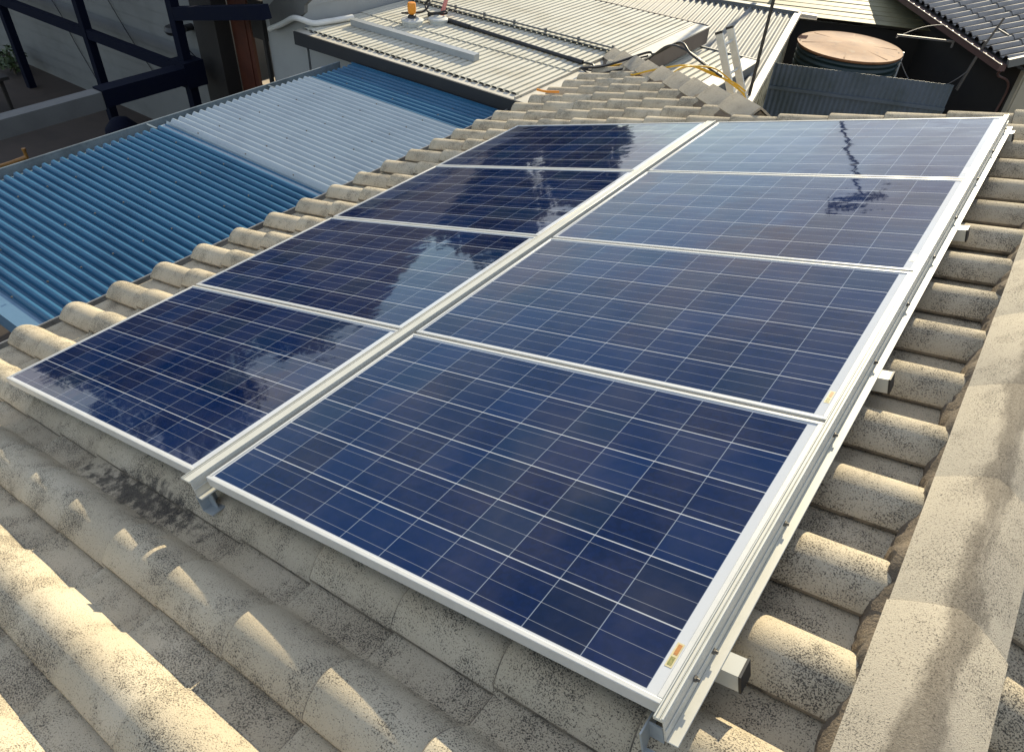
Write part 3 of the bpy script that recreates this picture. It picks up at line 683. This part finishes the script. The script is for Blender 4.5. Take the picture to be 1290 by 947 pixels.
mb = MB(); mb.tube(smooth_path([(-3.86, 6.88, -.36), (-3.78, 6.80, -.33), (-3.70, 6.95, -.34), (-3.58, 7.0, -.30), (-3.56, 7.08, -.22), (-3.62, 7.16, -.20), (-3.70, 7.15, -.27), (-3.6, 7.1, -.34), (-3.48, 7.12, -.33), (-3.40, 7.22, -.31), (-3.45, 7.26, -.36), (-3.68, 7.23, -.385)], 6), .013, 6)
tag(mb.build('black_hose', M['black'], None, 60), 'short tangle of black hose around the orange bottle', 'hose')
mb = MB(); mb.tube([(-3.55, 7.30, -.41), (-3.50, 7.36, -.18)], .028, 10); tag(mb.build('pink_tube', M['pink'], None, 60), 'short pink plastic tube upright behind the black pole end', 'tube')

# ------------------------------------------------------------------ cables over the hip, ladder
mb = MB(); mb.tube(smooth_path([(-1.13, 7.02, -.41), (-.98, 7.0, -.40), (-.93, 6.88, -.42), (-1.0, 6.80, -.40), (-.95, 6.70, -.36), (-.70, 6.80, -.30), (-.35, 7.05, -.14), (-.20, 6.95, -.10), (.10, 6.86, .10), (.30, 6.72, .06), (.55, 6.68, -.02), (.72, 6.60, -.04)], 8), .013, 6)
mb.tube(smooth_path([(-.95, 6.70, -.37), (-.75, 6.60, -.36), (-.55, 6.72, -.30), (-.30, 6.85, -.20), (0, 6.78, .06), (.22, 6.74, .08), (.50, 6.75, -.02)], 8), .011, 6)
mb.tube(smooth_path([(-.98, 6.82, -.39), (-.75, 7.0, -.34), (-.45, 7.2, -.24), (-.38, 7.15, -.20)], 8), .010, 6)
tag(mb.build('black_cable', M['black'], None, 60), 'bunch of black cable looped over the hip from the pole end', 'cable')
mb = MB()
mb.tube(smooth_path([(-.45, 6.95, -.28), (-.20, 6.45, -.20), (.10, 6.30, -.05), (.40, 6.45, .03), (.62, 6.62, -.05), (.78, 6.85, -.15), (.90, 6.9, -.22)], 8), .009, 6)
mb.tube(smooth_path([(.15, 5.72, -.17), (.33, 5.95, -.06), (.42, 6.30, .05), (.55, 6.55, .00), (.75, 6.7, -.1), (.95, 6.75, -.2)], 8), .009, 6)
mb.tube(smooth_path([(-.75, 6.85, -.34), (-.55, 6.95, -.28), (-.45, 6.95, -.28)], 6), .009, 6)
mb.tube(smooth_path([(.42, 6.40, .04), (.60, 6.60, .02), (.72, 6.75, -.08), (.80, 7.0, -.25), (.9, 7.2, -.45)], 8), .008, 6)
tag(mb.build('yellow_cable', M['yellow'], None, 60), 'yellow extension cable trailing over the hip tiles to the ladder', 'cable')
mb = MB(); mb.tube(smooth_path([(-.85, 5.65, -.31), (-.72, 5.62, -.29), (-.60, 5.68, -.28)], 5), .012, 6); tag(mb.build('orange_cord', M['orange'], None, 60), 'short orange cord lying on the tiles near the cream flashing', 'cord')
la = thing('ladder', 'aluminium ladder with black end caps standing up behind the hip tiles', 'ladder', (.9, 7.9, -2.9))
def lad_pt(z, yy, s): return Vector((s + (-.60 - z)*.50, yy, z))
for yy, s in ((7.62, .55), (7.93, .545)):
    mb = MB(); p = lad_pt(-2.85, yy, s); q = lad_pt(.06 if yy < 7.8 else .055, yy, s); mb.beam(p, q, .082, .030, (0, 1, 0)); st = mb.build('stile', M['lad'], la, 0)
    mb = MB(); mb.beam(q, q + Vector((-.012, 0, .024)), .085, .036, (0, 1, 0)); mb.build('end_cap', M['black'], la, 0)
for k in range(10):
    z = -.06 - .28*k; mb = MB(); mb.tube([lad_pt(z, 7.62, .55), lad_pt(z, 7.93, .545)], .015, 8); mb.build('rung', M['lad'], la, 60)

# ------------------------------------------------------------------ grey iron shed beyond (turned about 14 degrees)
gs = thing('grey_shed', 'long grey corrugated iron shed roof with mouldy cream wall, behind the ladder', 'shed', (-1.5, 10.5, -2.9))
ga = Vector((-.211, .9775, 0)); gb_ = Vector((-.9775, -.211, 0)); gO = Vector((.50, 8.45, -.80))
P0 = gO - ga*.35
mb = MB(); mb.sheet(P0 + gb_*.06, ga, gb_, Z, 4.85, 5.2, .105, .018); mb.build('roof_sheet', M['zincalume'], gs, 60)
mb = MB(); mb.beam(gO + ga*4.52 + Z*.03, gO + ga*4.52 + gb_*5.2 + Z*.03, .16, .06); mb.build('ridge_capping', M['grey_cap'], gs, 0)
mb = MB(); mb.beam(P0 + Z*.005 + gb_*.01, P0 + ga*4.9 + Z*.005 + gb_*.01, .10, .07); mb.beam(gO + ga*4.55 - gb_*.05, gO + ga*4.55 - gb_*.30 , .12, .05); mb.build('barge_board', M['cream_flash'], gs, 0)
mb = MB(); w0 = P0 - gb_*-.04; mb.prism([w0 - Z*.05, w0 + ga*4.5 - Z*.05, w0 + ga*4.5 - Z*2.1, w0 - Z*2.1], gb_*.1)
for i in range(14):
    e = w0 + ga*(.15 + i*.33); mb.beam(e - gb_*.012 - Z*.06, e - gb_*.012 - Z*2.1, .05, .024, gb_)
mb.build('wall', M['dirty_wall'], gs, 0)
mb = MB(); mb.prism([w0 + gb_*.1 - Z*.06, w0 + gb_*5.0 - Z*.06, w0 + gb_*5.0 - Z*2.1, w0 + gb_*.1 - Z*2.1], ga*.1); mb.build('end_wall', M['dirty_wall'], gs, 0)
mb = MB(); mb.tube([(.47, 8.42, -2.9), (.47, 8.42, .3), (.47, 8.42, .75)], .020, 8); tag(mb.build('black_mast', M['black'], None, 60), 'thin black upright pole at the near end of the grey shed', 'pole')
mb = MB(); mb.lathe([(.02, -.80), (.09, -.795), (.10, -.765), (.03, -.75)], .42, 8.2, 14); mb.beam((.35, 8.2, -.78), (.55, 8.25, -.78), .05, .03); tag(mb.build('pole_bracket', M['black'], None, 50), 'small black bracket at the foot of the black pole', 'bracket')

# fence, tank
fa = Vector((.929, .370, 0)); fn = Vector((.370, -.929, 0)); fO = Vector((-.12, 11.09, -2.9)); FL = 2.60
fe = thing('iron_fence', 'dark slate corrugated iron fence panel in front of the rusty tank', 'fence', (1.1, 11.5, -2.9))
mb = MB(); mb.sheet(fO, Z, fa, fn, 1.795, FL, .076, .008); mb.build('fence_sheet', M['slate'], fe, 60)
mb = MB(); mb.beam(fO + fn*.02 + Z*1.44, fO + fn*.02 + fa*FL + Z*1.44, .03, .05); mb.build('fence_rail', M['slate'], fe, 0)
for k in range(3):
    mb = MB(); p = fO - fn*.05 + fa*(.05 + k*(FL-.1)/2); mb.beam(p, p + Z*1.77, .06, .06, fa); mb.build('fence_post', M['dark_wood_and_shade'], fe, 0)
TX, TY, TR, TZ = .585, 12.50, .80, -1.0
tk = thing('water_tank', 'round dark green corrugated water tank with a rusty flat lid', 'water tank', (TX, TY, -2.9))
prof = [(TR*.97, -2.9)]
nz_ = 110
for i in range(nz_+1):
    z = -2.88 + (TZ - .06 + 2.88)*i/nz_; prof.append((TR - .012 + .014*math.cos(2*math.pi*(z + 2.88)/.085), z))
prof.append((TR*.96, TZ-.045)); mb = MB(); mb.lathe(prof, TX, TY, 56); mb.build('tank_wall', M['tank'], tk, 60)
mb = MB(); mb.lathe([(TR+.005, TZ-.045), (TR+.018, TZ-.03), (TR+.012, TZ-.004), (TR-.01, TZ-.010), (TR*.6, TZ+.012), (TR*.3, TZ+.03), (.03, TZ+.042)], TX, TY, 56)
for a in (.5, 1.75, 2.7):
    d = Vector((math.cos(a), math.sin(a), 0)); p = Vector((TX, TY, TZ+.012)); mb.beam(p + d*(TR*.93) - Z*.019, p + Z*.026, .022, .010); mb.beam(p + Z*.026, p - d*(TR*.93) - Z*.019, .022, .010)
mb.build('lid', M['rust'], tk, 60)
mb = MB(); mb.tube([(TX+.77, TY+.28, TZ), (TX+.79, TY+.24, -1.9), (TX+.79, TY+.24, -2.9)], .016, 8); mb.build('overflow_pipe', M['white'], tk, 60)
mb = MB(); mb.tube(arc((TX-.72, TY-.28, TZ), (TX-.15, TY-.80, TZ-.02), .10, 14, (-.03, -.06, 0)), .008, 6); tag(mb.build('loose_wire', M['wire'], None, 60), 'loose wire hanging in a curve over the tank rim', 'wire')

# olive shed behind the tank
oa = Vector((.932, .362, 0)); on_ = Vector((-.362, .932, 0)); oO = Vector((-.75, 14.10, -1.10))
os_ = thing('olive_shed', 'olive yellow sheet metal shed roof behind the tank', 'shed', (.5, 16, -2.9))
up = (on_*math.cos(R(8)) + Z*math.sin(R(8)))
mb = MB()
for i in range(11):
    p = oO + up*(i*.42) - oa*1.5; n_ = oa.cross(up); w = up*.43
    mb.prism([p + n_*(.008), p + oa*5.5 + n_*.008, p + oa*5.5 + w, p + w], n_*-.008)
    mb.beam(p + up*.20 + n_*.006, p + up*.20 + oa*5.5 + n_*.006, .018, .006, n_)
mb.build('roof_sheet', M['olive'], os_, 0)
mb = MB(); mb.prism([oO + on_*.25 - oa*1.3 - Z*.12, oO + on_*.25 + oa*4.0 - Z*.12, oO + on_*.25 + oa*4.0 - Z*1.8, oO + on_*.25 - oa*1.3 - Z*1.8], on_*.1); mb.box((-1.5, 18.2, -2.9), (3.5, 18.3, -1.0)); mb.build('wall', M['dark_wood_and_shade'], os_, 0)

# dark tiled house on the right
th_ = thing('dark_tiled_house', 'house with a dark grey tiled roof, brown gutter and cream wall at the top right', 'house', (4, 11.5, -2.9))
ge = Vector((.80-2.81, 15.08-12.11, 0)).normalized()          # along the gutter, away from the corner
gi = Vector((-ge.y, ge.x, 0)) if (-ge.y) < 0 else Vector((ge.y, -ge.x, 0))
gi = Vector((ge.y, -ge.x, 0))                                  # into the house
c0 = Vector((2.81, 12.11, -.72)); rp = R(17)
A3 = gi*math.cos(rp) + Z*math.sin(rp); N3 = -gi*math.sin(rp) + Z*math.cos(rp)
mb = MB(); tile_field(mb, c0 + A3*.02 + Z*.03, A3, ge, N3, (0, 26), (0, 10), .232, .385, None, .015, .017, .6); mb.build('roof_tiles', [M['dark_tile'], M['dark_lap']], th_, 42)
mb = MB(); mb.prism([c0 + ge*-.01 - Z*.03, c0 + A3*3.7 - Z*.03, c0 + A3*3.7 + ge*6.1 - Z*.03, c0 + ge*6.1 - Z*.03], N3*.04); mb.build('roof_deck', M['dark_wood_and_shade'], th_, 0)
mb = MB(); e0 = c0 - gi*.05 - ge*.03; e1 = c0 - gi*.05 + ge*6.2
mb.beam(e0 - Z*.03, e1 - Z*.03, .10, .09); mb.tube([e0 - gi*.05 + Z*.015, e1 - gi*.05 + Z*.015], .014, 8)
mb.build('gutter', M['brown_gutter'], th_, 30)
mb = MB(); mb.beam(c0 - ge*.035 + Z*.02 + N3*.02, c0 - ge*.035 + A3*3.7 + Z*.02 + N3*.02, .06, .11, N3); mb.build('verge_capping', M['grey_cap'], th_, 0)
wi = c0 + gi*.35 + ge*.06 - Z*.10
mb = MB(); mb.prism([wi, wi + gi*4, wi + gi*4 - Z*2.5, wi - Z*2.1], ge*.1); mb.prism([wi, wi + gi*3.4 + Z*(3.4*math.tan(rp)-.02), wi + gi*3.4], ge*.1)
for i in range(6):
    e = wi + gi*(.05 + i*.62) - ge*.012; mb.beam(e, e - Z*2.5, .05, .024, ge)
mb.build('wall', M['cream_wall'], th_, 0)
mb = MB(); mb.prism([wi + ge*.1, wi + ge*6, wi + ge*6 - Z*2.5, wi + ge*.1 - Z*2.5], gi*.1)  # near-black colour stands in for the deep shade under the eave
w2 = mb.build('wall', M['dark_wood_and_shade'], th_, 0); w2['label'] = 'side wall under the eave, coloured near-black to stand for deep shade'
mb = MB(); mb.tube(smooth_path([e0 - Z*.06, e0 + gi*.05 + ge*.1 - Z*.16, wi - gi*.04 + ge*.15 - Z*.25, wi - gi*.04 + ge*.18 - Z*.9, wi - gi*.04 + ge*.18 - Z*2.5], 5), .018, 8); mb.build('downpipe', M['brown_gutter'], th_, 60)
# bracket arm and wires between the tank and the dark house
gp = lambda d, dz: c0 + ge*d - gi*.08 + Z*dz
mb = MB(); mb.beam((1.20, 12.6, -.74), gp(1.45, -.10), .028, .028); mb.beam(gp(1.45, -.19), gp(1.45, -.02), .03, .03, (1, 0, 0)); tag(mb.build('steel_arm', M['wire'], None, 0), 'pale steel arm reaching from the dark tiled eave to the tank', 'bracket')
mb = MB(); mb.tube(arc((1.30, 12.7, -1.0), gp(.70, -.30), .42, 18), .008, 6); mb.tube(arc((1.2, 12.6, -.78), gp(1.9, .02), -.06, 10), .007, 6)
tag(mb.build('sagging_wire', M['wire'], None, 60), 'sagging grey wire between the tank and the dark tiled house', 'wire')
mb = MB(); pz = gp(.78, -.62); mb.tube([pz, gp(.62, .0), gp(.40, .52)], .017, 6); mb.tube([pz + ge*.05, gp(.72, -.25), gp(.60, .15)], .010, 6); mb.tube([gp(.46, .36), gp(.12, .36)], .014, 6); tag(mb.build('aerial_pole', M['wire'], None, 60), 'thin grey aerial pole fixed to the brown gutter of the dark tiled house', 'pole')
for k, lab in enumerate(('grey timber offcut leaning in the dark gap by the cream wall', 'second paler offcut leaning beside the cream wall')):
    mb = MB(); q = c0 - gi*(.25 - .12*k) + ge*(.25 + .25*k); mb.beam(q - Z*2.6, q - Z*1.2 + gi*.1, .09, .04, (1, 0, 0)); tag(mb.build('timber_offcut', M['grey_beam'], None, 0), lab, 'timber', 'timber offcuts by the cream wall')

# ------------------------------------------------------------------ things beyond the roofs that the panels mirror
def tree(name, loc, h, rad, label, seed):
    x, y = loc; o = thing(name, label, 'tree', (x, y, -2.9), 'trees mirrored in the panels')
    rg = random.Random(seed); t = MB(); t.tube([(x, y, -2.9), (x+.1, y, -2.9 + h*.3), (x-.05, y+.1, -2.9 + h*.75)], .22, 10, .07)
    for i in range(7):
        a = rg.uniform(0, 6.28); z = -2.9 + h*rg.uniform(.3, .6); t.tube([(x, y, z), (x + math.cos(a)*rad*.5, y + math.sin(a)*rad*.5, z + h*.15), (x + math.cos(a)*rad*.8, y + math.sin(a)*rad*.8, z + h*.22)], .08, 6, .025)
    t.build('trunk', M['bark'], o, 60)
    mb = MB()
    for i in range(26):
        a = rg.uniform(0, 6.28); rr = rad*rg.random()**.5*.85; z = -2.9 + h*rg.uniform(.35, .97); k = 1 - .5*abs(z + 2.9 - h*.6)/(h*.4)
        leaves(mb, (x + math.cos(a)*rr*k, y + math.sin(a)*rr*k, z), rad*.36, 260, .22, .75, seed*100+i)
    mb.build('crown', M['leaf'], o, 0)
tree('leafy_tree', (-15.0, 18.5), 7.4, 3.0, 'tall dark leafy tree mirrored in the far left panels', 11)
tree('leafy_tree', (-11.6, 20.0), 6.6, 2.6, 'shorter dark leafy tree mirrored in the back left panel beside the taller tree', 12)
tree('leafy_tree', (-24.0, 15.5), 8.5, 3.8, 'broad dark leafy tree mirrored in the third left panel, behind the weatherboard house', 13)
tree('leafy_tree', (-27.0, 9.5), 10.0, 4.4, 'dark leafy tree mirrored at the left of the second left panel, far beyond the verandah', 14)
tree('leafy_tree', (-19.0, 20.5), 7.0, 2.8, 'narrow dark leafy tree mirrored between the two larger trees in the left panels', 15)
am = thing('aerial_mast', 'television aerial mast mirrored as a dark line in the far right panels', 'aerial', (-1.75, 16.5, -2.9))
mb = MB(); mb.tube([(-1.75, 16.5, -2.9), (-1.73, 16.5, 1.5), (-1.78, 16.5, 3.4), (-1.75, 16.5, 5.0)], .045, 8); mb.build('mast', M['black'], am, 60)
mb = MB(); mb.tube([(-2.5, 16.5, 4.85), (-1.2, 16.5, 4.85)], .05, 6)
for i in range(9): mb.tube([(-2.5 + i*.15, 16.5 - .25, 4.85), (-2.5 + i*.15, 16.5 + .25, 4.85)], .03, 6); mb.tube([(-2.5 + i*.15, 16.5, 4.70), (-2.5 + i*.15, 16.5, 5.0)], .03, 6)
mb.build('antenna', M['black'], am, 60)
